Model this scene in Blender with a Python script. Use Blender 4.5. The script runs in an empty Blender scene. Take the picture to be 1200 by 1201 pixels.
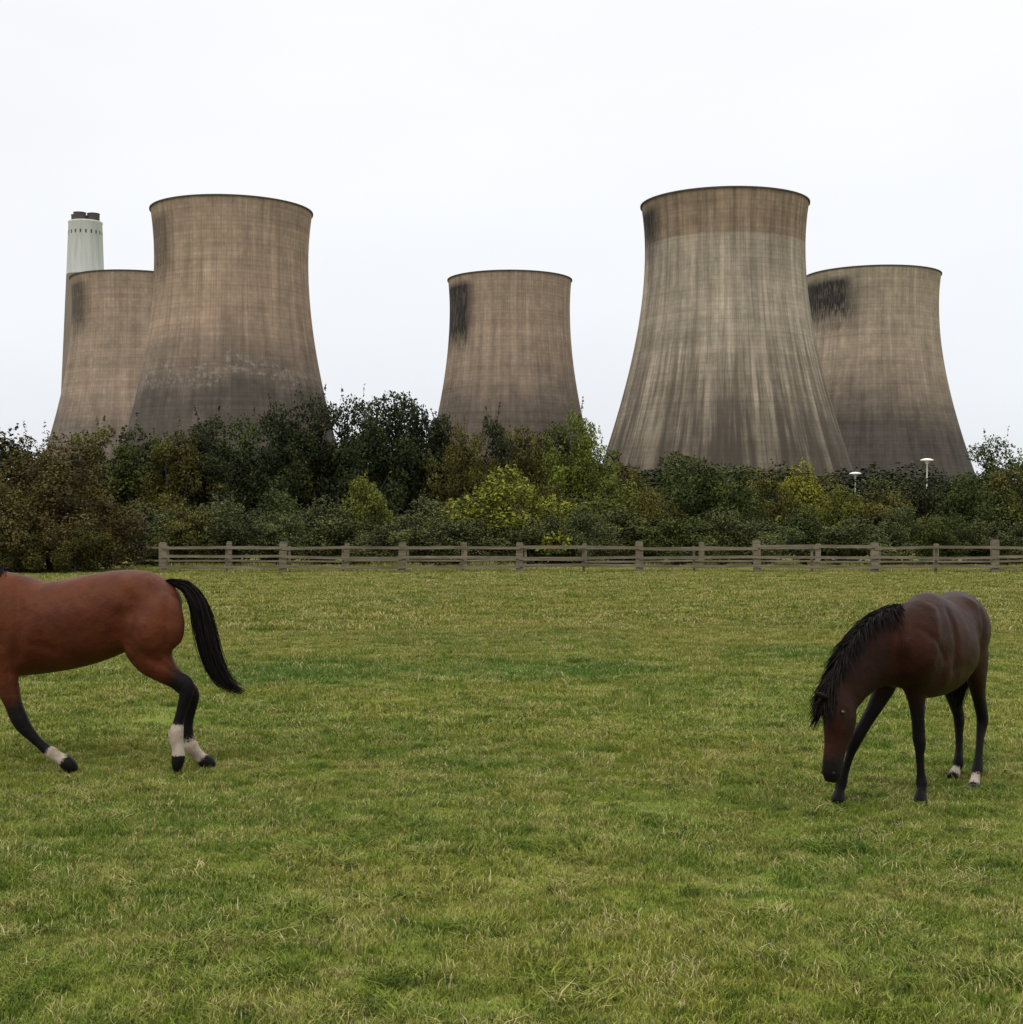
import bpy, math, random
import numpy as np
from mathutils import Vector, kdtree
random.seed(3); rng=np.random.default_rng(3)
S=bpy.context.scene
S.view_settings.view_transform='Standard'; S.view_settings.look='None'; S.view_settings.exposure=0
EYE=2.05; F=1700.0
def W(px,py,Y):   # survey measurement (bearing, elevation, distance) -> metres
    return np.array([(px-600)/F*Y, Y, EYE-(py-612)/F*Y])
def link(o,parent=None):
    S.collection.objects.link(o)
    if parent: o.parent=parent
    return o
def empty(name,loc=(0,0,0)):
    o=bpy.data.objects.new(name,None); o.location=loc; o.empty_display_size=.2; return link(o)
def mesh(name,v,f,mats=(),smooth=False,attrs=None,midx=None):
    m=bpy.data.meshes.new(name); m.from_pydata([tuple(map(float,p)) for p in v] if not isinstance(v,np.ndarray) else v.tolist(),[],f if isinstance(f,list) else f.tolist())
    for x in mats: m.materials.append(x)
    if attrs:
        for k,a in attrs.items():
            at=m.attributes.new(k,'FLOAT','POINT'); at.data.foreach_set('value',np.asarray(a,dtype=np.float32))
    if midx is not None: m.polygons.foreach_set('material_index',np.asarray(midx,dtype=np.int32))
    if smooth: m.polygons.foreach_set('use_smooth',[True]*len(m.polygons))
    m.update(); return m
# ---------------- node helper
class N:
    def __init__(s,name):
        s.m=bpy.data.materials.new(name); s.m.use_nodes=True; s.t=s.m.node_tree; s.n=s.t.nodes
        s.b=s.n['Principled BSDF']
    def new(s,t,**k):
        n=s.n.new(t)
        for a,b in k.items(): setattr(n,a,b)
        return n
    def put(s,sock,v):
        if hasattr(v,'links'): s.t.links.new(v,sock)
        elif v is not None:
            if isinstance(v,(tuple,list)) and len(v)==3 and sock.type=='RGBA': v=(*v,1)
            sock.default_value=v
    def math(s,op,a,b=None,c=None,clamp=False):
        n=s.new('ShaderNodeMath',operation=op,use_clamp=clamp); s.put(n.inputs[0],a)
        if b is not None: s.put(n.inputs[1],b)
        if c is not None: s.put(n.inputs[2],c)
        return n.outputs[0]
    def mix(s,f,a,b,mode='MIX'):
        n=s.new('ShaderNodeMix',data_type='RGBA',blend_type=mode); s.put(n.inputs[0],f); s.put(n.inputs[6],a); s.put(n.inputs[7],b); return n.outputs[2]
    def rng(s,v,a,b,c=0.,d=1.,smooth=False):
        n=s.new('ShaderNodeMapRange'); n.interpolation_type='SMOOTHSTEP' if smooth else 'LINEAR'
        s.put(n.inputs[0],v); n.inputs[1].default_value=a; n.inputs[2].default_value=b; n.inputs[3].default_value=c; n.inputs[4].default_value=d; return n.outputs[0]
    def noise(s,vec,scale,detail=4,rough=.55):
        n=s.new('ShaderNodeTexNoise'); s.put(n.inputs['Vector'],vec); n.inputs['Scale'].default_value=scale; n.inputs['Detail'].default_value=detail; n.inputs['Roughness'].default_value=rough; return n.outputs[0]
    def attr(s,name): return s.new('ShaderNodeAttribute',attribute_name=name).outputs['Fac']
    def vec(s,x,y,z):
        n=s.new('ShaderNodeCombineXYZ'); s.put(n.inputs[0],x); s.put(n.inputs[1],y); s.put(n.inputs[2],z); return n.outputs[0]
    def sep(s,v):
        n=s.new('ShaderNodeSeparateXYZ'); s.put(n.inputs[0],v); return n.outputs
    def bump(s,h,st,dist=.02):
        n=s.new('ShaderNodeBump'); n.inputs['Strength'].default_value=st; n.inputs['Distance'].default_value=dist; s.put(n.inputs['Height'],h); s.t.links.new(n.outputs[0],s.b.inputs['Normal'])
    def done(s,col,rough=.8,spec=.3):
        s.put(s.b.inputs['Base Color'],col); s.put(s.b.inputs['Roughness'],rough); s.b.inputs['Specular IOR Level'].default_value=spec; return s.m

# ---------------- world
w=bpy.data.worlds.new('World'); S.world=w; w.use_nodes=True; nt=w.node_tree; nt.nodes.clear()
out=nt.nodes.new('ShaderNodeOutputWorld'); sky=nt.nodes.new('ShaderNodeTexSky'); sky.sky_type='NISHITA'; sky.sun_disc=False
SE,SA=math.radians(50),math.radians(205)
sky.sun_elevation=SE; sky.sun_rotation=SA
b1=nt.nodes.new('ShaderNodeBackground'); b1.inputs[1].default_value=.05*.25; nt.links.new(sky.outputs[0],b1.inputs[0])
tc=nt.nodes.new('ShaderNodeTexCoord'); sp=nt.nodes.new('ShaderNodeSeparateXYZ'); nt.links.new(tc.outputs['Generated'],sp.inputs[0])
cr=nt.nodes.new('ShaderNodeValToRGB'); e=cr.color_ramp.elements
e[0].position=0; e[0].color=(.71,.73,.78,1); e[1].position=1; e[1].color=(1.75,1.75,1.72,1)
for p,c in ((.06,(.78,.79,.83)),(.14,(.875,.88,.90)),(.24,(.925,.928,.938)),(.36,(.955,.955,.96)),(.55,(1.3,1.3,1.29))):
    q=cr.color_ramp.elements.new(p); q.color=(*c,1)
no=nt.nodes.new('ShaderNodeTexNoise'); no.inputs['Scale'].default_value=2.2; no.inputs['Detail'].default_value=5
mp=nt.nodes.new('ShaderNodeMapping'); mp.inputs['Scale'].default_value=(1,1,3); nt.links.new(tc.outputs['Generated'],mp.inputs[0]); nt.links.new(mp.outputs[0],no.inputs[0])
mr=nt.nodes.new('ShaderNodeMapRange'); mr.inputs[1].default_value=.3; mr.inputs[2].default_value=.7; mr.inputs[3].default_value=.955; mr.inputs[4].default_value=1.03; nt.links.new(no.outputs[0],mr.inputs[0])
nt.links.new(sp.outputs[2],cr.inputs[0])
b2=nt.nodes.new('ShaderNodeBackground'); nt.links.new(cr.outputs[0],b2.inputs[0]); nt.links.new(mr.outputs[0],b2.inputs[1])
ad=nt.nodes.new('ShaderNodeAddShader'); nt.links.new(b1.outputs[0],ad.inputs[0]); nt.links.new(b2.outputs[0],ad.inputs[1]); nt.links.new(ad.outputs[0],out.inputs[0])
sl=bpy.data.lights.new('sun','SUN'); sl.energy=1.1; sl.angle=math.radians(15); sl.color=(1,.96,.90)
so=link(bpy.data.objects.new('sun',sl))
sd=Vector((math.sin(SA)*math.cos(SE),math.cos(SA)*math.cos(SE),math.sin(SE)))
so.rotation_euler=sd.to_track_quat('Z','Y').to_euler()
cam=bpy.data.cameras.new('camera'); co=link(bpy.data.objects.new('camera',cam)); S.camera=co
cam.sensor_width=36; cam.lens=36*F/1200; cam.clip_end=6000; cam.clip_start=.1
co.location=(0,0,EYE); co.rotation_euler=(math.radians(90)+math.atan(11.5/F),0,0)

# ---------------- ground
def grass_col(n,tone,under=False):
    g=n.new('ShaderNodeNewGeometry').outputs['Position']
    x,y,z=n.sep(g)[:3]
    n1=n.noise(g,.22,2,.6); n2=n.noise(g,1.6,3,.65); n3=n.noise(g,6.,2,.6)
    a=n.mix(n.rng(n1,.38,.62),(.125,.188,.020),(.215,.240,.030))
    a=n.mix(n.rng(n2,.46,.68,0,.5),a,(.32,.275,.08))
    a=n.mix(n.rng(n2,.32,.45,.7,0),a,(.065,.120,.015))
    a=n.mix(n.rng(n3,.52,.68,0,.5),a,(.32,.29,.09)); a=n.mix(n.rng(n3,.34,.46,.7,0),a,(.045,.083,.012))
    dry=n.math('MULTIPLY',n.rng(y,17,30,0,1,True),n.rng(n2,.36,.62,.05,.45))
    a=n.mix(dry,a,(.28,.215,.07))
    for cx,cy,rx,ry in ((-2.5,19.8,1.3,1.7),(-3.3,19.0,.9,1.1),(.35,20.3,1.35,1.5),(1.3,19.9,.8,1.0),(4.6,22.6,1.0,1.2)):
        dx=n.math('DIVIDE',n.math('SUBTRACT',x,cx),rx); dy=n.math('DIVIDE',n.math('SUBTRACT',y,cy),ry)
        d=n.math('ADD',n.math('MULTIPLY',dx,dx),n.math('MULTIPLY',dy,dy))
        d=n.math('ADD',d,n.math('MULTIPLY',n2,2.2))
        a=n.mix(n.rng(d,1.,3.0,.72,0,True),a,(.072,.145,.020))
    if tone is not None:
        a=n.mix(n.rng(tone,.82,.95),a,(.44,.37,.17))
        a=n.mix(n.rng(tone,0,.25,.55,0),a,(.06,.10,.014))
    return a
n=N('field_soil'); geo=n.new('ShaderNodeNewGeometry').outputs['Position']
c=n.mix(.3,grass_col(n,None),(.07,.075,.02)); n.bump(n.noise(geo,14,5),.6,.05); gm=n.done(c,.95,.1)
ground=link(bpy.data.objects.new('grass_field_ground',mesh('ground',[(-3000,-60,0),(3000,-60,0),(3000,3500,0),(-3000,3500,0)],[(0,1,2,3)],[gm])))
n=N('grass_blade'); tone=n.attr('tone'); hh=n.attr('hh')
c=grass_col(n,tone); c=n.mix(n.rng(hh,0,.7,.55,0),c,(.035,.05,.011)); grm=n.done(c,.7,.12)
def blades(name,nb,R,h0,h1,wd,seed,lean=.9,clump=14,tb=0):
    r=np.random.default_rng(seed)
    cc=r.uniform(-R,R,(clump,2)); ch=r.uniform(.4,1.6,clump); ca=r.uniform(0,6.28,clump); ct=r.uniform(-.22,.22,clump)
    rad=R*np.sqrt(r.random(nb))*(1+.12*r.normal(size=nb)); th=r.uniform(0,2*np.pi,nb)
    p=np.stack([rad*np.cos(th),rad*np.sin(th)],1)
    k=np.argmin(((p[:,None]-cc[None])**2).sum(2),1)
    h=r.uniform(h0,h1,nb)*ch[k]; a=ca[k]+r.normal(size=nb)*1.9; ln=lean*h*r.uniform(.1,1.4,nb)
    d=np.stack([np.cos(a),np.sin(a)],1); fa=r.uniform(0,np.pi,nb); s=np.stack([np.cos(fa),np.sin(fa)],1)*(wd*r.uniform(.6,1.3,nb))[:,None]/2
    z0=np.full((nb,1),-.005)
    v=np.empty((nb,5,3))
    v[:,0]=np.c_[p-s,z0]; v[:,1]=np.c_[p+s,z0]
    m=p+d*(ln*.35)[:,None]; v[:,2]=np.c_[m+s*.8,(h*.6)[:,None]]; v[:,3]=np.c_[m-s*.8,(h*.6)[:,None]]
    v[:,4]=np.c_[p+d*ln[:,None],(h*(1-.25*r.random(nb)))[:,None]]
    f=[]
    for i in range(nb):
        j=5*i; f.append((j,j+1,j+2,j+3)); f.append((j+3,j+2,j+4))
    t=np.clip(r.random(nb)+ct[k]+tb,0,1)
    return mesh(name,v.reshape(-1,3),f,[grm],attrs={'tone':np.repeat(t,5),'hh':np.tile([0,0,.6,.6,1],nb)})
grass=empty('grass')
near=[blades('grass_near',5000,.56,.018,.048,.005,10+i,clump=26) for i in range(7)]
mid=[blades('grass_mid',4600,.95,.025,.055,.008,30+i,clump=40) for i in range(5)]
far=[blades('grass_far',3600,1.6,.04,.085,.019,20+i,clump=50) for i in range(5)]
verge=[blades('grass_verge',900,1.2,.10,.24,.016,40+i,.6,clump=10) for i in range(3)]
def scatter(meshes,y0,y1,st,mg,sc=(.85,1.2),xk=.36):
    y=y0
    while y<y1:
        X=xk*y+mg; x=-X+random.random()*st
        while x<X:
            o=bpy.data.objects.new('tuft',random.choice(meshes)); s=random.uniform(*sc)
            o.location=(x+random.uniform(-.2,.2)*st,y+random.uniform(-.2,.2)*st,0); o.scale=(s,s,s*random.uniform(.8,1.2)); o.rotation_euler=(0,0,random.uniform(0,6.28))
            link(o,grass); x+=st
        y+=st
scatter(near,4.6,14,.80,1.2); scatter(mid,14,29,1.35,2); scatter(far,29,62,2.3,3)
scatter(verge,58.6,60.5,1.5,5,(.5,1.0)); scatter(verge,65.5,67,1.8,5,(.6,1.1))
wt=[blades('grass_clump',200,.13,.04,.10,.006,50+i,1.1,clump=3,tb=(0,.1,.25,-.3,-.2)[i]) for i in range(5)]
for i in range(560):
    y=5.2+(46*random.random()**1.5 if i>240 else 8*random.random()); x=random.uniform(-.4,.4)*y
    o=bpy.data.objects.new('tuft',random.choice(wt)); o.location=(x,y,0); s=random.uniform(.45,1.2); o.scale=(s*random.uniform(.8,1.6),s,s*.62); o.rotation_euler=(0,0,random.uniform(0,6)); link(o,grass)

# ---------------- cooling towers
def tower_mat(name,stops,stains,streak=.35,seed=0,scuff=None,edges=None,low=.0):
    n=N(name); uv=n.new('ShaderNodeUVMap').outputs[0]; a,z,_=n.sep(uv)[:3]
    u=n.math('MULTIPLY',a,30.)
    big=n.noise(n.vec(n.math('ADD',u,seed*37.),z,seed*5.),.035,5,.6)
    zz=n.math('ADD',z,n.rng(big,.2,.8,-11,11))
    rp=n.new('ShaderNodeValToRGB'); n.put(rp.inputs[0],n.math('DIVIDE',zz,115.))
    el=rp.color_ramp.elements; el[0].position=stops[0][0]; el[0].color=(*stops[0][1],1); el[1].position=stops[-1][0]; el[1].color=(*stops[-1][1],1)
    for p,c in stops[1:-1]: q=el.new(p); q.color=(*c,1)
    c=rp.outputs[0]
    patch=n.noise(n.vec(n.math('ADD',u,seed*11.),z,9.),.12,5,.7)
    c=n.mix(1,c,n.vec(*[n.rng(patch,.3,.7,.76,1.15)]*3),'MULTIPLY')
    if edges: c=n.mix(n.rng(z,edges[0]-.4,edges[0]+.4),c,n.mix(n.rng(patch,.35,.65),tuple(k*.8 for k in edges[1]),tuple(k*1.12 for k in edges[1])))
    br=n.new('ShaderNodeTexBrick'); br.offset=0; br.squash=1; n.put(br.inputs['Vector'],n.vec(u,z,0))
    for k,v in (('Scale',1.),('Brick Width',1.9),('Row Height',1.45),('Mortar Size',.13),('Mortar Smooth',.3),('Bias',0.)): br.inputs[k].default_value=v
    br.inputs['Color1'].default_value=(.86,.86,.86,1); br.inputs['Color2'].default_value=(1.13,1.13,1.13,1); br.inputs['Mortar'].default_value=(.72,.71,.70,1)
    c=n.mix(.5,c,br.outputs['Color'],'MULTIPLY')
    rows=n.noise(n.vec(n.math('MULTIPLY',u,.02),z,seed),.55,3)
    c=n.mix(1,c,n.vec(*[n.rng(rows,.3,.7,.86,1.08)]*3),'MULTIPLY')
    st=n.noise(n.vec(u,n.math('MULTIPLY',z,.045),seed*3.),.42,6,.7)
    st2=n.noise(n.vec(u,n.math('MULTIPLY',z,.12),seed*7.),1.5,4,.7)
    f=n.rng(st,.36,.66,1-streak,1.12); f=n.math('MULTIPLY',f,n.rng(st2,.3,.7,.86,1.07))
    c=n.mix(1,c,n.vec(f,f,f),'MULTIPLY')
    if low:  # run-off streaks growing toward the base
        k=n.math('MULTIPLY',n.rng(st,.43,.60,1,0),n.rng(z,72,22,0,low)); c=n.mix(k,c,(.055,.044,.036))
    for a0,a1,z0,z1,amt in stains:
        edge=n.rng(st2,.25,.75,-.5,.5); e2=n.rng(big,.3,.7,-3,3)
        aa=n.math('ADD',a,n.math('MULTIPLY',edge,.10)); z_=n.math('ADD',z,n.math('ADD',e2,n.math('MULTIPLY',edge,16)))
        mk=n.math('MULTIPLY',n.rng(aa,a0-.06,a0+.06),n.rng(aa,a1-.12,a1+.12,1,0))
        mk=n.math('MULTIPLY',mk,n.math('MULTIPLY',n.rng(z_,z0-6,z0+6),n.rng(z,z1-1.5,z1+1.5,1,0)))
        mk=n.math('MULTIPLY',mk,n.rng(st2,.30,.52,.45,1))
        c=n.mix(n.math('MULTIPLY',mk,amt),c,(.024,.022,.022))
    if scuff:
        s=n.noise(n.vec(u,z,4.),.5,6,.8); mk=n.math('MULTIPLY',n.rng(s,.52,.58),n.math('MULTIPLY',n.rng(zz,scuff-4,scuff-2),n.rng(zz,scuff+1,scuff+3,1,0)))
        c=n.mix(n.math('MULTIPLY',mk,.28),c,(.38,.36,.33))
    n.bump(br.outputs['Fac'],.2,.1)
    return n.done(c,.92,.15)
n=N('tower_dark_rim'); rimm=n.done(n.mix(n.noise(n.new('ShaderNodeTexCoord').outputs['Object'],.3),(.05,.045,.04),(.09,.08,.07)),.9,.1)
def revolve(prof,seg=128,uvs=True):
    v=[];f=[];a=np.linspace(-np.pi,np.pi,seg+1)
    for r,z in prof:
        for t in a: v.append((r*math.sin(t),-r*math.cos(t),z))
    k=seg+1
    for i in range(len(prof)-1):
        for j in range(seg): f.append((i*k+j,i*k+j+1,(i+1)*k+j+1,(i+1)*k+j))
    return v,f,a
def tower(px,Y,H,rt,zt,c,mat):
    x=(px-600)/F*Y
    e=empty('cooling_tower',(x,Y,0)); e.rotation_euler=(0,0,math.atan2(-x,Y))
    R=lambda z: rt*math.sqrt(1+((z-zt)/(c if z<zt else c*.8))**2)
    zs=np.linspace(9,H,60); prof=[(R(z),z) for z in zs]
    v,f,a=revolve(prof); m=mesh('shell',v,f,[mat],True)
    uv=m.uv_layers.new(name='UVMap'); li=np.empty(len(m.loops),dtype=np.int32); m.loops.foreach_get('vertex_index',li)
    va=np.array(v); ang=np.tile(a,len(prof)); U=np.stack([ang[li],va[li,2]],1); uv.data.foreach_set('uv',U.ravel().astype(np.float32))
    link(bpy.data.objects.new('shell',m),e)
    Rt=R(H)
    v,f,_=revolve([(Rt+.02,H-.1),(Rt+.4,H-.1),(Rt+.42,H+.35),(Rt-.7,H+.35)]+[(R(z)-.8,z) for z in np.linspace(H-1,9.2,40)]+[(R(9)+.3,9.05)]); link(bpy.data.objects.new('rim_and_lining',mesh('rim',v,f,[rimm])),e)
    V=[];Fc=[]
    r0=R(0)+1; r1=R(9)-.3; K=40
    for i in range(K):
        for sgn in (-1,1):
            t0=2*math.pi*i/K; t1=t0+sgn*math.pi/K
            p0=Vector((r0*math.sin(t0),-r0*math.cos(t0),-.5)); p1=Vector((r1*math.sin(t1),-r1*math.cos(t1),9.3)); b=len(V)
            for p in (p0,p1):
                for q in range(6): an=q*math.pi/3; V.append(tuple(p+Vector((.45*math.cos(an),.45*math.sin(an),0))))
            for q in range(6): Fc.append((b+q,b+(q+1)%6,b+6+(q+1)%6,b+6+q))
    link(bpy.data.objects.new('support_columns',mesh('cols',V,Fc,[rimm])),e)
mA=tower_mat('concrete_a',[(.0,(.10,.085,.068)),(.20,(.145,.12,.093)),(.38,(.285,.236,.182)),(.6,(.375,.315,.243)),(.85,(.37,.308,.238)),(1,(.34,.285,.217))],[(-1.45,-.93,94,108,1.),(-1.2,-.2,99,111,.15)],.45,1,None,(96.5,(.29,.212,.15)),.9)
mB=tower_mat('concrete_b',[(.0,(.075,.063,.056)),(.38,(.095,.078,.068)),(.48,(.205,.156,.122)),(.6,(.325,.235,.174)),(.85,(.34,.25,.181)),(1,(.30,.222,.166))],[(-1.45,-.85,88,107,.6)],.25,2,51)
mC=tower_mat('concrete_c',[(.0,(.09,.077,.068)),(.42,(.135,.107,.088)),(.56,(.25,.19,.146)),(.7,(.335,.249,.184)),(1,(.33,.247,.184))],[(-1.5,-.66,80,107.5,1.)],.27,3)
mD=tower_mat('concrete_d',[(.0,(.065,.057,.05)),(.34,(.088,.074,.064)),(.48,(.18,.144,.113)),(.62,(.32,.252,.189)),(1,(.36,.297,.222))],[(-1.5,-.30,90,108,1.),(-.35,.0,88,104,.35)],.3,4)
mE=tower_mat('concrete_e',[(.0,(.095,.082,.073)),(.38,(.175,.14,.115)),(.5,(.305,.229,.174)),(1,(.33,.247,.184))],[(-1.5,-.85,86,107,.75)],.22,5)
tower(850,500,111,27.4,96,63,mA)
tower(272,511,111,26.7,94,68,mB)
tower(598,656,111,27.2,98,72,mC)
tower(1023,650,111.8,28.8,98,65,mD)
tower(159,650,110,27.4,98,66,mE)
# chimney
n=N('chimney_concrete'); oc=n.new('ShaderNodeTexCoord').outputs['Object']; x,y,z=n.sep(oc)[:3]
nn=n.noise(n.vec(x,y,n.math('MULTIPLY',z,.08)),.5,5,.65)
c=n.mix(n.rng(z,164.6,165.2),(.19,.155,.13),(.50,.505,.49)); c=n.mix(1,c,n.vec(*[n.rng(nn,.3,.7,.8,1.1)]*3),'MULTIPLY')
chm=n.done(c,.9,.2)
Yc=957; ce=empty('chimney_stack',((100-600)/F*Yc,Yc,0))
rr=lambda z:10.7+(199-z)*.040
v,f,_=revolve([(rr(0),-1),(rr(60),60),(rr(120),120),(rr(165),165),(rr(199)+.1,198.5),(rr(199)+.4,199),(rr(199)+.4,200),(2,200)],64); link(bpy.data.objects.new('shaft',mesh('shaft',v,f,[chm],True)),ce)
V=[];Fc=[]
for i in range(4):
    t=math.pi/4+i*math.pi/2+.45; cx,cy=6.2*math.cos(t),6.2*math.sin(t)
    v,f,_=revolve([(4.0,199),(4.0,204.3+.3*i),(4.3,205),(3.5,205),(3.3,201)],24); b=len(V); V+=[(p[0]+cx,p[1]+cy,p[2]) for p in v]; Fc+=[tuple(q+b for q in g) for g in f]
link(bpy.data.objects.new('flues',mesh('flues',V,Fc,[rimm])),ce)
V=[];Fc=[]
for i in range(20):
    t=2*math.pi*i/20; r=rr(191)+.06; b=len(V)
    for dz in (189,193.5):
        for dt in (-.045,.045): V.append((r*math.sin(t+dt),-r*math.cos(t+dt),dz))
    Fc.append((b,b+1,b+3,b+2))
link(bpy.data.objects.new('vent_openings',mesh('vents',V,Fc,[rimm])),ce)

# ---------------- foliage
n=N('leaf'); oi=n.new('ShaderNodeObjectInfo'); tone=n.attr('tone')
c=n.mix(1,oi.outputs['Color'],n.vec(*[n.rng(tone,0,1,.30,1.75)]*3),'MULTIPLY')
c=n.mix(n.rng(tone,.8,1.,0,.35),c,(.20,.17,.035)); lfm=n.done(c,.65,.14)
n=N('bark'); bkm=n.done(n.mix(n.noise(n.new('ShaderNodeTexCoord').outputs['Object'],6),(.04,.03,.022),(.08,.066,.05)),.9,.2)
def tube(p0,p1,r0,r1,V,Fc,sd=6):
    p0=Vector(p0);p1=Vector(p1);q=(p1-p0).to_track_quat('Z','Y'); b=len(V)
    for p,r in ((p0,r0),(p1,r1)):
        for k in range(sd): an=2*math.pi*k/sd; V.append(tuple(p+q@Vector((r*math.cos(an),r*math.sin(an),0))))
    for k in range(sd): Fc.append((b+k,b+(k+1)%sd,b+sd+(k+1)%sd,b+sd+k))
def foliage(name,seed,H,R,nl,per,leaf,shoots=20,low=.0,lr=(.16,.32),taper=.35):
    r=np.random.default_rng(seed); V=[];Fc=[];C=[];RD=[]
    for i in range(nl):
        d=r.normal(size=3); d/=np.linalg.norm(d); q=r.random()**.45
        zc=.5+ .5*d[2]*q
        rad=R*(1-taper*max(0,zc-.4)/.6)*(.85+.25*math.sin(3*math.atan2(d[1],d[0])+seed))
        hz=min(1.,.55+zc) if zc>.4 else 1.25
        cc=np.array([d[0]*q*rad*hz,d[1]*q*rad*hz,H*(low+(1-low)*(.04+.86*zc))]); C.append(cc); RD.append(R*r.uniform(*lr)*(1.1-.3*zc))
    stems=max(3,nl//8)
    for i in range(stems):
        b=(r.normal()*R*.08,r.normal()*R*.08,-.1); t=C[r.integers(nl)]; m=[b[k]*.5+t[k]*.45 for k in range(3)]; m[2]=t[2]*.5
        tube(b,m,.018*H,.012*H,V,Fc); tube(m,t,.012*H,.005*H,V,Fc)
        for j in range(3): t2=C[r.integers(nl)]; tube(m,m+(t2-np.array(m))*.8,.007*H,.003*H,V,Fc)
    nb=len(Fc); P=[];T=[]
    for cc,rd in zip(C,RD):
        k=int(per*(rd/(R*.25))**2)+20; d=r.normal(size=(k,3)); d/=np.linalg.norm(d,axis=1)[:,None]
        wob=1+.25*np.sin(5*d[:,0]+cc[0]*3)*np.cos(4*d[:,2]+cc[1]*2)
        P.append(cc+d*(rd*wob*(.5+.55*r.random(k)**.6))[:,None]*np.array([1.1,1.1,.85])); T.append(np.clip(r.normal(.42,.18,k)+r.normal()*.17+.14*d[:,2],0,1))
    for i in range(shoots):
        cc=C[r.integers(nl)]; 
        if cc[2]<H*.55: continue
        k=26; t=np.linspace(0,1,k)[:,None]; dr=np.array([r.normal()*.3,r.normal()*.3,1.]); L=R*r.uniform(.2,.42)
        P.append(cc+dr*t*L+r.normal(size=(k,3))*leaf*.5*(1.2-t)); T.append(np.clip(r.normal(.6,.15,k),0,1))
    P=np.concatenate(P);T=np.concatenate(T); ok=P[:,2]>.02; P=P[ok];T=T[ok]; K=len(P)
    a=r.normal(size=(K,3)); a[:,2]*=.6; a/=np.linalg.norm(a,axis=1)[:,None]; b=np.cross(a,r.normal(size=(K,3))); b/=np.linalg.norm(b,axis=1)[:,None]
    s=(leaf*r.uniform(.6,1.3,K))[:,None]
    L=np.stack([P-a*s*.5,P+b*s*.27,P+a*s*.5,P-b*s*.27],1).reshape(-1,3)
    v0=len(V); f=Fc+[(v0+4*i,v0+4*i+1,v0+4*i+2,v0+4*i+3) for i in range(K)]
    return mesh(name,V+L.tolist(),f,[bkm,lfm],attrs={'tone':np.concatenate([np.zeros(v0),np.repeat(T,4)])},midx=[0]*nb+[1]*K)
shr=[foliage('shrub_a',1,4,2.6,50,340,.155),foliage('shrub_b',2,4,2.6,44,350,.165,30),foliage('shrub_c',3,4,2.8,54,310,.15,26),foliage('shrub_d',4,4,2.3,42,350,.155,36)]
big=foliage('shrub_big',21,6.3,3.3,150,330,.14,50,0,(.11,.22),.3)
tre=[foliage('tree_a',11,9,4.2,96,380,.225,40,.0,(.13,.25),.2),foliage('tree_b',12,9,4.0,90,390,.225,60,.0,(.12,.25),.2),foliage('tree_c',13,9,3.6,86,380,.215,60,.0,(.13,.26),.35)]
DK=(.024,.030,.009); OL=(.072,.067,.013); MG=(.045,.058,.012); YG=(.155,.155,.018); BR=(.072,.058,.016); GY=(.064,.074,.024); LG=(.100,.115,.017)
def plant(name,kind,px,top,Y,wpx,col,m=None):
    ms_=tre if kind=='t' else shr; m=m or random.choice(ms_)
    bx,bh={'t':(8.4,8.9),'s':(5.4,4.2),'b':(6.8,6.4)}[kind]
    h=EYE+(612-top)/F*Y; wd=wpx/F*Y
    o=bpy.data.objects.new(name,m); o.location=((px-600)/F*Y,Y,-.05); o.scale=(wd/bx,wd/bx,h/bh*1.03); o.rotation_euler=(0,0,random.uniform(0,6.28))
    j=random.uniform(.85,1.15); o.color=(col[0]*j*random.uniform(.93,1.08),col[1]*j,col[2]*j,1); link(o)
for p in [(-70,470,100,200,DK),(20,500,105,120,OL),(110,492,100,120,OL),(170,490,98,130,MG),(205,492,94,100,OL),(238,480,96,120,DK),(285,480,100,110,MG),(330,466,95,105,DK),(368,454,97,105,DK),(410,458,98,105,DK),(450,448,94,125,DK),(485,458,96,95,DK),(515,478,97,95,DK),(545,490,92,85,OL),(582,480,97,80,DK),(620,490,93,90,OL),(683,474,90,90,LG),(652,486,96,90,MG),(730,534,105,90,OL),(800,522,88,110,MG),(850,538,95,120,MG),(905,546,100,120,DK),(960,550,98,120,OL),(1040,556,100,130,MG),(1110,552,102,120,DK),(1165,506,88,100,MG),(1225,505,90,120,LG),(1300,500,95,140,DK)]:
    plant('tree','t',p[0],p[1],p[2],p[3]*1.15,p[4])
plant('large_hedge_bush','b',68,500,60,200,BR,big); plant('large_hedge_bush','b',-75,506,62,190,OL,big)
for p in [(-180,500,64,180,MG),(0,560,58,110,BR),(128,580,59.5,90,BR),(50,598,57.5,80,BR),(95,604,57.5,75,OL),(20,610,57,70,OL),
  (250,580,72,120,GY),(325,568,74,100,MG),(380,586,73,100,GY),(432,550,71,78,LG),(500,578,75,110,GY),(555,580,74,80,MG),(605,545,70,150,YG),(655,566,73,95,OL),(715,552,72,110,LG),(765,566,70,80,OL),(815,526,73,110,MG),(860,552,74,80,MG),(900,552,75,80,OL),(945,540,76,95,YG),(985,560,73,80,LG),(1035,562,72,100,OL),(1090,558,74,100,DK),(1140,556,72,95,MG),(1190,540,73,95,OL),(1250,530,72,120,MG),(1330,520,74,140,OL),(205,585,73,90,OL)]:
    plant('hedge_bush','s',p[0],p[1],p[2],p[3]*1.15,p[4])
x=-30
while x<32:
    px=600+x/69*F
    plant('bramble_bush','s',px,592+random.uniform(-12,14),69+random.uniform(-1.5,1.5),random.uniform(80,130),random.choice([GY,GY,OL,MG])); x+=2.1
dist=empty('background_woodland')
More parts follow.
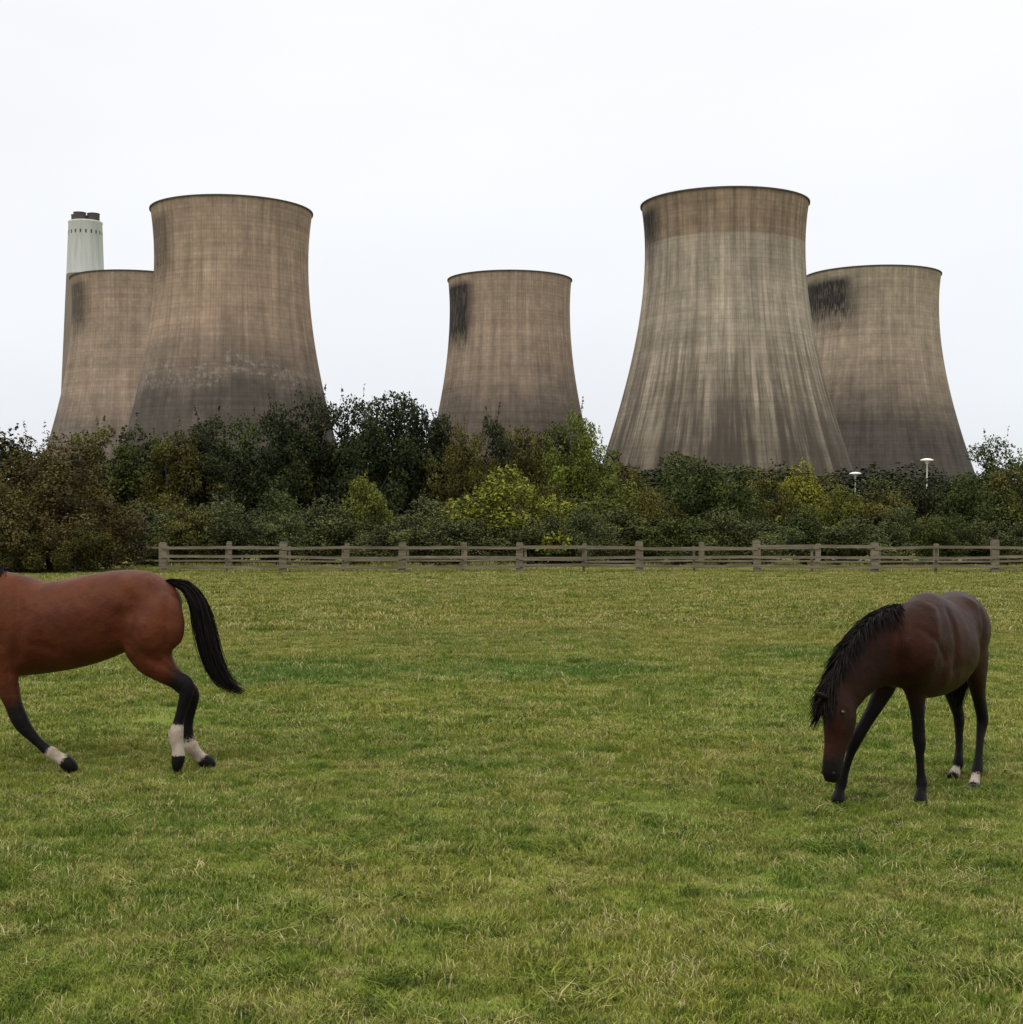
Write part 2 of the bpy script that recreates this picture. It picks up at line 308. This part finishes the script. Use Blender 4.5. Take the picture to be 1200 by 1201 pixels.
for i in range(44):
    o=bpy.data.objects.new('clump',random.choice(shr)); y=random.uniform(125,190); o.location=((-.5+i/43)*1.1*y,y,0); s=random.uniform(1.8,2.5); o.scale=(s*1.8,s*1.6,s*.85); o.rotation_euler=(0,0,random.uniform(0,6)); o.color=(*random.choice([DK,MG,OL]),1); link(o,dist)

# ---------------- fences
n=N('weathered_timber'); oc=n.new('ShaderNodeTexCoord').outputs['Object']; x,y,z=n.sep(oc)[:3]
g=n.noise(n.vec(n.math('MULTIPLY',x,.6),y,n.math('MULTIPLY',z,8)),2.,5,.7); g2=n.noise(oc,.5,3)
c=n.mix(n.rng(g,.3,.7),(.07,.056,.04),(.25,.21,.155)); c=n.mix(n.rng(g2,.4,.65,0,.5),c,(.075,.07,.04)); n.bump(g,.5,.01); wood=n.done(c,.95,.08)
def box(V,Fc,c,ax,ay,az):
    b=len(V); c=Vector(c)
    for s1 in (-1,1):
        for s2 in (-1,1):
            for s3 in (-1,1): V.append(tuple(c+s1*Vector(ax)+s2*Vector(ay)+s3*Vector(az)))
    for q in ((0,1,3,2),(4,6,7,5),(0,4,5,1),(2,3,7,6),(0,2,6,4),(1,5,7,3)): Fc.append(tuple(b+k for k in q))
def fence(Y,x0,step,nn,h,pw,rails,sag,rh=.055):
    e=empty('timber_fence',(0,Y,0)); V=[];Fc=[];RV=[];RF=[]
    xs=[x0+i*step+random.uniform(-.06,.06) for i in range(nn)]
    for x in xs:
        t=random.uniform(-.03,.03); hh=h+random.uniform(-.06,.06)
        box(V,Fc,(x,0,hh/2-.1),(pw,0,0),(0,pw*.8,0),(t,0,hh/2+.1))
        box(V,Fc,(x+t,0,hh+.015),(pw*.8,0,0),(0,pw*.6,0),(0,0,.018))
    for a,b in zip(xs,xs[1:]):
        m=(a+b)/2+random.uniform(-.2,.2)
        box(V,Fc,(m,.02,h*.42),(.05,0,0),(0,.03,0),(random.uniform(-.02,.02),0,h*.46))
        for z in rails:
            if random.random()<.04: continue
            z0=z+random.uniform(-sag,sag); z1=z+random.uniform(-sag,sag); zm=(z0+z1)/2+random.uniform(-sag,sag)*.8; y=-pw*.8-.025
            for (xa,za),(xb,zb) in (((a-.02,z0),(m,zm)),((m,zm),(b+.02,z1))):
                box(RV,RF,((xa+xb)/2,y+random.uniform(-.006,.006),(za+zb)/2),((xb-xa)/2,0,(zb-za)/2),(0,.018,0),(0,0,rh))
    link(bpy.data.objects.new('posts',mesh('posts',V,Fc,[wood])),e); link(bpy.data.objects.new('rails',mesh('rails',RV,RF,[wood])),e)
fence(58,-13.9,4.74,13,1.24,.145,(.27,.64,1.02),.05)
fence(65,-17.9,5.28,13,1.10,.11,(.30,.90),.04,.04)

# ---------------- street lamps
n=N('white_painted_metal'); wm=n.done(n.mix(n.noise(n.new('ShaderNodeTexCoord').outputs['Object'],3),(.70,.70,.69),(.80,.80,.78)),.5,.4)
for px,top,Y in ((1087,538,120),(1003,554,130)):
    h=EYE+(612-top)/F*Y
    v,f,_=revolve([(.16,0),(.14,1.2),(.09,1.3),(.06,h-.45),(.12,h-.42),(.14,h-.22),(.55,h-.16),(.52,h-.08),(.30,h),(.0,h+.04)],24)
    e=empty('street_lamp',((px-600)/F*Y,Y,0)); link(bpy.data.objects.new('pole_and_lantern',mesh('lamp',v,f,[wm],True)),e)

# ---------------- horses
def loft(st,Sv,n=24,m=6):
    st=np.array(st,float); k=len(st); P=[]
    for i in range(k-1):
        p0=st[max(i-1,0)];p1=st[i];p2=st[i+1];p3=st[min(i+2,k-1)]
        for t in np.arange(m)/m: P.append(.5*((2*p1)+(-p0+p2)*t+(2*p0-5*p1+4*p2-p3)*t*t+(-p0+3*p1-3*p2+p3)*t**3))
    P.append(st[-1]); P=np.array(P); c=P[:,:3]; T=np.gradient(c,axis=0); T/=np.linalg.norm(T,axis=1)[:,None]
    Sv=np.array(Sv,float); Sv/=np.linalg.norm(Sv); A=Sv-T*(T@Sv)[:,None]; A/=np.linalg.norm(A,axis=1)[:,None]; B=np.cross(T,A)
    a=np.maximum(P[:,3],.004); b=np.maximum(P[:,4],.004); th=np.linspace(0,2*np.pi,n,endpoint=False)
    V=c[:,None]+A[:,None]*(a[:,None]*np.cos(th))[:,:,None]+B[:,None]*(b[:,None]*np.sin(th))[:,:,None]
    q=len(P); V=V.reshape(-1,3); Fc=[]
    for i in range(q-1):
        for j in range(n): Fc.append((i*n+j,i*n+(j+1)%n,(i+1)*n+(j+1)%n,(i+1)*n+j))
    Fc.append(tuple(range(n))[::-1]); Fc.append(tuple((q-1)*n+j for j in range(n)))
    at=np.repeat(P[:,5:7],n,axis=0)
    return dict(V=V,F=Fc,at=at,c=c,T=T,A=A,B=B,a=a,b=b)
def horse_mesh(parts,mat,vox,proj,side,sculpt):
    V=[];Fc=[];AT=[]
    for p in parts:
        b=sum(len(x) for x in V); V.append(p['V']); AT.append(p['at']); Fc+=[tuple(b+i for i in f) for f in p['F']]
    V=np.concatenate(V);AT=np.concatenate(AT)
    m=mesh('tmp',V,Fc); o=link(bpy.data.objects.new('tmp',m))
    r=o.modifiers.new('r','REMESH'); r.mode='VOXEL'; r.voxel_size=vox
    dg=bpy.context.evaluated_depsgraph_get(); me=bpy.data.meshes.new_from_object(o.evaluated_get(dg)); bpy.data.objects.remove(o)
    kd=kdtree.KDTree(len(V))
    for i,p in enumerate(V): kd.insert(p,i)
    kd.balance(); nv=len(me.vertices); K=np.zeros(nv); Wt=np.zeros(nv)
    for v in me.vertices:
        s=0;k=0;w_=0
        for _,i,d in kd.find_n(v.co,5): q=1/(d+.004); s+=q;k+=AT[i,0]*q;w_+=AT[i,1]*q
        K[v.index]=k/s;Wt[v.index]=w_/s
    co=np.empty(nv*3); me.vertices.foreach_get('co',co); co=co.reshape(-1,3)
    ed=np.empty(len(me.edges)*2,dtype=np.int32); me.edges.foreach_get('vertices',ed); ed=ed.reshape(-1,2)
    deg=np.bincount(ed.ravel(),minlength=nv)[:,None]
    body=np.clip(1-K*1.3-Wt*1.3,0,1)[:,None]
    def lap(x):
        s=np.zeros_like(x)
        for c in range(x.shape[1]): s[:,c]=np.bincount(ed[:,0],x[ed[:,1],c],nv)+np.bincount(ed[:,1],x[ed[:,0],c],nv)
        return s/deg-x
    for i in range(6): body=body+lap(body)*.6
    for i in range(4): co=co+lap(co)*.5
    for i in range(36): co=co+lap(co)*.6*np.clip(body,0,1); co=co-lap(co)*.33*np.clip(body,0,1)
    me.vertices.foreach_set('co',co.ravel()); me.update()
    nr=np.empty(nv*3); me.vertex_normals.foreach_get('vector',nr); nr=nr.reshape(-1,3)
    uv=np.stack(proj(co),1); sd_=np.clip((np.abs(nr@np.array(side))-.1)/.4,0,1); D=np.zeros(nv)
    for (p,q,rad,amt) in sculpt:   # muscle / bone relief on both flanks
        p=np.array(p,float);q=np.array(q,float); pq=q-p; L=pq@pq
        t=np.clip(((uv-p)@pq)/L,0,1) if L>0 else np.zeros(nv)
        d=np.linalg.norm(uv-(p+t[:,None]*pq),axis=1); D+=amt*np.exp(-(d/rad)**2)
    bd=np.clip(body[:,0],0,1)
    co=co+nr*(D*sd_*np.clip(bd*1.5,0,1))[:,None]
    for i in range(4): co=co+lap(co)*.5*bd[:,None]
    me.vertices.foreach_set('co',co.ravel())
    for nm,a in (('blk',K),('wht',Wt)): at=me.attributes.new(nm,'FLOAT','POINT'); at.data.foreach_set('value',a.astype(np.float32))
    me.materials.clear(); me.materials.append(mat); me.polygons.foreach_set('use_smooth',[True]*len(me.polygons)); me.update()
    return me
def coat(name,base,warm,dark,tint,spec=.3):
    n=N(name); p=n.new('ShaderNodeNewGeometry').outputs['Position']; k=n.attr('blk'); wt=n.attr('wht')
    nz=n.noise(p,3.5,4,.5); fine=n.noise(p,70,3,.6); md=n.noise(p,9,3,.6)
    px,py,pz=n.sep(p)[:3]; hair=n.noise(n.vec(n.math('MULTIPLY',px,60),n.math('MULTIPLY',py,60),n.math('MULTIPLY',pz,160)),1.,3,.6)
    c=n.mix(n.rng(nz,.35,.65),base,warm); c=n.mix(n.rng(md,.35,.7,.0,.5),c,dark); c=n.mix(n.rng(hair,.3,.7,.0,.5),c,dark)
    kk=n.math('ADD',k,n.rng(fine,.3,.7,-.08,.08)); kf=n.rng(kk,.02,.62,smooth=True); c=n.mix(kf,c,(.006,.005,.005))
    ww=n.math('ADD',wt,n.rng(fine,.3,.7,-.25,.25)); wf=n.rng(ww,.35,.65); c=n.mix(wf,c,n.mix(n.rng(md,.35,.6),(.26,.20,.145),(.40,.34,.28)))
    n.bump(n.math('ADD',n.noise(p,7,3,.5),n.math('MULTIPLY',hair,.10)),.5,.035)
    n.put(n.b.inputs['Specular Tint'],n.mix(kf,tint,(.30,.26,.25)))
    return n.done(c,n.rng(nz,.3,.7,.46,.60),spec)
n=N('horse_hair'); n.b.inputs['Specular Tint'].default_value=(.5,.42,.38,1); hairm=n.done(n.mix(n.attr('tone'),(.004,.0037,.0037),(.013,.010,.009)),.6,.14)
n=N('horse_eye'); eyem=n.done(n.mix(n.noise(n.new('ShaderNodeTexCoord').outputs['Object'],20),(.006,.005,.004),(.02,.012,.008)),.12,.6)
n=N('nostril'); nosm=n.done(n.mix(n.noise(n.new('ShaderNodeTexCoord').outputs['Object'],20),(.004,.004,.004),(.01,.008,.008)),.7,.2)
def ribbons(name,curves,wd,parent):
    V=[];Fc=[];T=[]
    for c in curves:
        c=np.array(c); k=len(c); t=rng.random(); sv=rng.normal(size=3)
        tg=c[-1]-c[0]; sv=np.cross(tg,sv); sv/=np.linalg.norm(sv)+1e-9; b=len(V); w0=wd*rng.uniform(.6,1.3)
        for i,p in enumerate(c):
            w_=w0*(1-.85*(i/(k-1))**2)/2; V.append(p-sv*w_); V.append(p+sv*w_); T+=[t,t]
        for i in range(k-1): Fc.append((b+2*i,b+2*i+1,b+2*i+3,b+2*i+2))
    link(bpy.data.objects.new(name,mesh(name,np.array(V),Fc,[hairm],attrs={'tone':T})),parent)
def tail(name,ctrl,parent,num=420,wd=.007):
    st=np.array(ctrl,float); k=len(st); C=[]
    tt=np.linspace(0,k-1,26); pts=[]
    for t in tt:
        i=min(int(t),k-2); u=t-i; p0=st[max(i-1,0)];p1=st[i];p2=st[i+1];p3=st[min(i+2,k-1)]
        pts.append(.5*((2*p1)+(-p0+p2)*u+(2*p0-5*p1+4*p2-p3)*u*u+(-p0+3*p1-3*p2+p3)*u**3))
    pts=np.array(pts)
    for i in range(num):
        o=rng.normal(size=3); o=o/np.linalg.norm(o)*rng.random()**.5*1.05; s0=rng.integers(0,12) if rng.random()<.7 else 0; e0=rng.integers(17,27)
        q=pts[s0:e0]; wob=np.cumsum(rng.normal(size=(len(q),3)),axis=0)*.0026
        C.append(q[:,:3]+o*q[:,3:4]+wob)
    ribbons(name,C,wd,parent)
def mane(name,nk,i0,i1,parent,length,side,num=650,wd=.007,lift=.5):
    C=[]
    for i in range(num):
        t=rng.uniform(i0,i1)*(len(nk['c'])-1); k=int(t); k=min(k,len(nk['c'])-2); u=t-k
        c=nk['c'][k]*(1-u)+nk['c'][k+1]*u; B=nk['B'][k]; A=nk['A'][k]; T=nk['T'][k]; b=nk['b'][k]*(1-u)+nk['b'][k+1]*u; a=nk['a'][k]
        s=side if rng.random()<.6 else -side
        p=c+B*b*.9+A*rng.normal()*.012; L=length*rng.uniform(.55,1.15); d=B*lift*rng.uniform(.5,1.2)+A*s*rng.uniform(.2,.6)+T*.35+rng.normal(size=3)*.12; pts=[p]
        for j in range(8):
            d=d+np.array([0,0,-.28])+A*s*.05+rng.normal(size=3)*.04
            dd=d/np.linalg.norm(d); p=p+dd*L/8
            r=p-c; la,lb=r@A,r@B; q=math.sqrt((la/(a+.014))**2+(lb/(b+.014))**2)
            if q<1: p=c+(r-la*A-lb*B)+(la*A+lb*B)/max(q,.3)
            pts.append(p)
        C.append(pts)
    ribbons(name,C,wd,parent)
def ball(name,p,r,mat,parent,sc=(1,1,1)):
    V,Fc,_=revolve([(max(.0001,r*math.sin(t)),-r*math.cos(t)) for t in np.linspace(0,math.pi,10)],14); V=[(x*sc[0],y*sc[1],z*sc[2]) for x,y,z in V]
    o=bpy.data.objects.new(name,mesh(name,V,Fc,[mat],True)); o.location=p; link(o,parent)
def ear(base,tip,wd):
    base=np.array(base);tip=np.array(tip); d=tip-base
    return [list(base+d*t)+[wd*s,wd*.7*s,k,0] for t,s,k in ((-.2,.7,.3),(.1,.95,.4),(.4,1.05,.5),(.75,.7,.6),(1,.2,1.))]

# --- cantering horse (near left edge), unit px at 11.9 m
U=143.
def P(px,py,a,b,k=0,w_=0,Y=11.9): return list(W(px,py,Y))+[a/U,b/U,k,w_]
SY=(0,-1,0); parts=[]
def prof(x,top,bot,hw): return P(x,(top+bot)/2,hw,(bot-top)/2)
tor=loft([prof(-42,722,752,10),prof(-36,706,772,22),prof(-22,688,786,31),prof(0,671,794,35),prof(25,674,794,39),prof(52,681,790,42),prof(85,678,784,42),prof(115,672,775,40),prof(142,668,764,37),prof(165,668,758,36),prof(187,674,752,32),prof(204,686,738,23),prof(213,700,724,10)],SY,32)
parts.append(tor)
def hind(near,pts): Y=11.9-(.15 if near else -.13); return loft([P(*p,Y=Y) for p in pts],SY)
parts.append(hind(1,[(174,694,3,10),(178,706,14,26),(181,720,21,34),(180,736,25,37),(178,757,22,33),(182,773,16,24,.0),(193,786,12,16,.12),(206,796,8.5,11.5,.5),(217,803,8,11,.95),(219,813,7.5,8.5,1),(214,832,5.2,6.5,1),(210,846,5.2,6.2,.9,.2),(209,853,6.5,7.5,.2,1),(207,862,7.5,9,0,1),(209,874,6,7.5,0,1),(210,882,6.5,7.5,0,1),(210,888,7,8,1,0),(209,896,7.5,7,1,0),(209,905,5,4,1,0)]))
parts.append(hind(0,[(168,690,8,18),(176,712,18,32),(176,738,19,34),(178,760,17,27),(188,778,13,19,.1),(204,794,9,12,.4),(218,806,8,11,1),(225,815,8,10,1),(224,832,6,7,1),(221,850,5.2,6.2,1),(222,866,6,7.2,.6,.4),(226,876,7.5,8.5,0,1),(233,884,6,6.5,0,1),(237,888,6.5,7,.3,.7),(241,892,8,9,1,0),(246,896,7.5,9,1,0),(251,901,4.5,5,1,0)]))
parts.append(hind(1,[(-12,700,5,16),(-10,732,17,30),(-4,760,17,26),(3,784,13,19),(10,806,11,14,.05),(17,826,8,10.5,.4),(24,843,8,10,.95),(31,854,7,8.5,1),(43,867,5,6.2,1),(54,877,5,6.2,.9,.1),(62,883,6.5,8,.2,1),(70,888,5.5,6.5,0,1),(74,890,6,7.5,.3,.7),(79,894,7.5,8.5,1,0),(85,899,7,8,1,0),(91,904,4,4,1,0)]))
parts.append(hind(0,[(-16,705,6,16),(-22,735,15,28),(-32,765,14,22),(-46,788,12,16),(-58,808,10,12,.4),(-66,824,8,10,1),(-70,840,6,7,1),(-73,862,5.5,6,1),(-76,876,7,8,.6,.5),(-80,886,6,6.5,0,1),(-83,893,7,9,1,0),(-86,902,8,11,1,0)]))
nkL=loft([P(22,722,18,34),P(-20,702,24,42),P(-50,683,20,34),P(-80,662,15,26),(P(-104,642,12,20)),P(-122,627,11,17),P(-132,620,8,10)],SY); parts.append(nkL)
parts.append(loft([P(-118,618,8,10),P(-124,626,13,17),P(-134,640,14,20),P(-147,657,11,17),P(-160,674,9,12),P(-169,686,8.5,10,.5),P(-175,694,7,8,.9),P(-178,698,3,4,1)],SY))
for dy in (-.07,.07):
    b=W(-122,617,11.9+dy); t=W(-120,598,11.9+dy*1.2); parts.append(loft(ear(b,t,.03),SY,12))
h1=empty('cantering_horse')
cL=coat('bay_coat',(.074,.0170,.0078),(.112,.029,.0115),(.026,.0085,.005),(.85,.46,.30),.30)
def pj1(co): return (co[:,0]/co[:,1]*F+600, 612-(co[:,2]-EYE)/co[:,1]*F)
sc1=[((140,724),(136,742),13,-.024),((150,684),(154,688),8,.018),((158,704),(150,758),5,-.014),((198,700),(196,755),4,-.013),((178,694),(188,716),12,.010),((166,735),(170,760),9,.008),
 ((22,692),(20,772),6.5,-.019),((2,688),(-12,745),6,.014),((6,768),(10,778),9,.016),((32,755),(110,772),5,-.006),((168,765),(188,780),4.5,-.010),((188,775),(208,792),3.2,-.010),((9,790),(16,830),3,-.006)]
link(bpy.data.objects.new('body',horse_mesh(parts,cL,.011,pj1,SY,sc1)),h1)
tail('tail',[(*W(196,682,11.9),.014),(*W(207,684,11.9),.03),(*W(222,691,11.9),.05),(*W(234,710,11.9),.072),(*W(241,738,11.9),.088),(*W(248,766,11.9),.09),(*W(258,790,11.9),.08),(*W(270,804,11.9),.06),(*W(286,811,11.9),.03)],h1,1300)
mane('mane',nkL,.12,.98,h1,.22,1)
for s in (-1,1):
    ball('eye',W(-140,640,11.9+s*.09),.02,eyem,h1); ball('nostril',W(-173,690,11.9+s*.045),.014,nosm,h1)

# --- grazing horse
parts=[]
Fw=np.array([-.556,-.831,0]); Sd=np.array([.831,-.556,0]); C0=np.array([2.79,10.28,0])
def Q(t,s,z,a,b,k=0,w_=0):
    p=C0-Fw*t+Sd*s; return [p[0],p[1],z,a,b,k,w_]
def tz(t,top,bot,hw): return Q(t,0,(top+bot)/2,hw,(top-bot)/2)
parts.append(loft([tz(.0,1.17,.97,.07),tz(.05,1.27,.90,.13),tz(.15,1.40,.82,.17),tz(.3,1.50,.775,.20),tz(.48,1.535,.75,.225),tz(.7,1.475,.745,.25),tz(.9,1.465,.77,.255),tz(1.08,1.50,.83,.24),tz(1.22,1.52,.88,.24),tz(1.34,1.49,.93,.23),tz(1.44,1.415,1.0,.19),tz(1.50,1.30,1.10,.09)],Sd,32))
def leg(pts): return loft([list(W(px,py,Y))+[a,b]+list(r) for (px,py,Y,a,b,*r) in [(p if len(p)==7 else tuple(p)+(0,)*(7-len(p))) for p in pts]],Sd)
parts.append(leg([(1058,722,10.66,.03,.07),(1062,745,10.58,.085,.16),(1067,770,10.53,.105,.18),(1070,795,10.52,.088,.13,.1),(1074,820,10.54,.064,.078,.35),(1076,845,10.55,.047,.056,.75),(1077,864,10.56,.047,.053,1),(1078,872,10.56,.045,.05,1),(1078,885,10.56,.032,.037,1),(1079,905,10.56,.030,.035,1),(1080,917,10.56,.042,.047,1),(1080,925,10.54,.034,.038,1),(1079,933,10.52,.044,.05,1),(1078.5,942,10.5,.056,.064,1)]))
parts.append(leg([(1040,740,10.75,.04,.10),(1040,775,10.68,.08,.15,.05),(1038,800,10.62,.08,.12,.15),(1029,822,10.58,.060,.076,.4),(1016,845,10.55,.046,.055,.7),(1006,862,10.52,.046,.052,1),(1001,872,10.52,.044,.048,1),(996,886,10.52,.031,.036,1),(990,905,10.52,.030,.035,1),(986,918,10.52,.042,.047,1),(984,926,10.50,.035,.04,1),(983,933,10.48,.045,.052,1),(982,941,10.46,.056,.066,1)]))
parts.append(leg([(1124,715,11.38,.06,.12),(1133,742,11.36,.125,.20),(1141,768,11.33,.115,.18),(1144,790,11.32,.082,.13,.05),(1147,815,11.37,.052,.078,.45),(1151,838,11.42,.045,.062,1),(1151,848,11.42,.044,.055,1),(1149,862,11.38,.033,.041,1),(1147,885,11.30,.031,.037,1),(1145,903,11.24,.043,.048,.9,.1),(1143,912,11.20,.036,.04,.6,.7),(1142,917,11.17,.04,.046,0,1),(1141,923,11.13,.048,.058,.6,.3),(1140,931.5,11.08,.056,.068,1)]))
parts.append(leg([(1102,725,11.6,.08,.14),(1104,750,11.6,.11,.18),(1106,775,11.56,.09,.15),(1110,795,11.58,.07,.10,.2),(1117,818,11.64,.05,.066,.7),(1123,836,11.72,.044,.06,1),(1124,845,11.72,.043,.054,1),(1124,860,11.70,.033,.039,1),(1124,880,11.66,.031,.036,1),(1123,894,11.62,.042,.046,1),(1121,901,11.60,.035,.04,.5,.4),(1119,906,11.56,.043,.05,.1,.7),(1117,914,11.52,.055,.066,1)]))
Sn=(.42,-.90,0)
def WN(px,py,Y,a,b,k=0,w_=0): return list(W(px,py,Y))+[a,b,k,w_]
nkR=loft([WN(1088,758,10.85,.08,.18),WN(1068,758,10.62,.13,.27),WN(1050,760,10.50,.135,.29,.08),WN(1033,766,10.40,.12,.255,.20),WN(1015,779,10.32,.10,.21,.26),WN(1000,798,10.24,.085,.17,.26),WN(990,817,10.20,.08,.14,.15),WN(984,832,10.18,.06,.09)],Sn); parts.append(nkR)
Sh=(.62,-.78,0)
hd=loft([WN(980,801,10.2,.04,.05,.2),WN(981,810,10.18,.08,.105,.15),WN(983,826,10.16,.095,.14,.08),WN(984,846,10.14,.09,.15,.05),WN(981,866,10.12,.070,.118,.08),WN(978,882,10.10,.058,.10,.2),WN(976,896,10.08,.056,.09,.5),WN(975,908,10.07,.054,.08,.8),WN(974,917,10.06,.035,.05,1)],Sh,28); parts.append(hd)
parts.append(loft(ear(W(974,812,10.24),W(963,790,10.27),.036),Sh,12)); parts.append(loft(ear(W(970,818,10.06),W(954,812,10.02),.034),Sh,12))
h2=empty('grazing_horse')
cR=coat('dark_bay_coat',(.0235,.0076,.0048),(.042,.0130,.0074),(.009,.005,.0042),(.62,.36,.26),.20)
def pj2(co): 
    r=co-C0; return (-(r@Fw), co[:,2])
sc2=[((.46,1.38),(.48,.98),.045,-.018),((.24,1.42),(.12,1.08),.05,.018),((.05,1.30),(.30,1.05),.03,-.010),((.40,.90),(.36,.98),.06,.014),((1.02,1.2),(1.05,1.14),.10,-.026),((1.08,1.43),(1.10,1.42),.05,.022),((1.16,1.35),(1.10,.98),.035,-.013),((1.40,1.40),(1.37,.98),.028,-.013),((.55,1.0),(1.0,.9),.04,-.006)]
link(bpy.data.objects.new('body',horse_mesh(parts,cR,.0105,pj2,Sd,sc2)),h2)
mane('mane',nkR,.19,1,h2,.215,-1,2600,.008)
mane('forelock',hd,.06,.22,h2,.15,1,260)
tb=C0-Fw*1.47
tail('tail',[(tb[0],tb[1],1.36,.02),(tb[0]+.03,tb[1]+.07,1.28,.035),(tb[0]+.02,tb[1]+.09,1.1,.06),(tb[0]-.02,tb[1]+.06,.85,.075),(tb[0]-.06,tb[1]+.02,.66,.05),(tb[0]-.08,tb[1],.55,.02)],h2,700)
def headpt(i,sa,sb): return hd['c'][i]+hd['A'][i]*hd['a'][i]*sa+hd['B'][i]*hd['b'][i]*sb
for s in (-1,1):
    ball('eye',headpt(15,.86*s,.45),.019,eyem,h2); ball('nostril',headpt(41,.8*s,.5),.014,nosm,h2)
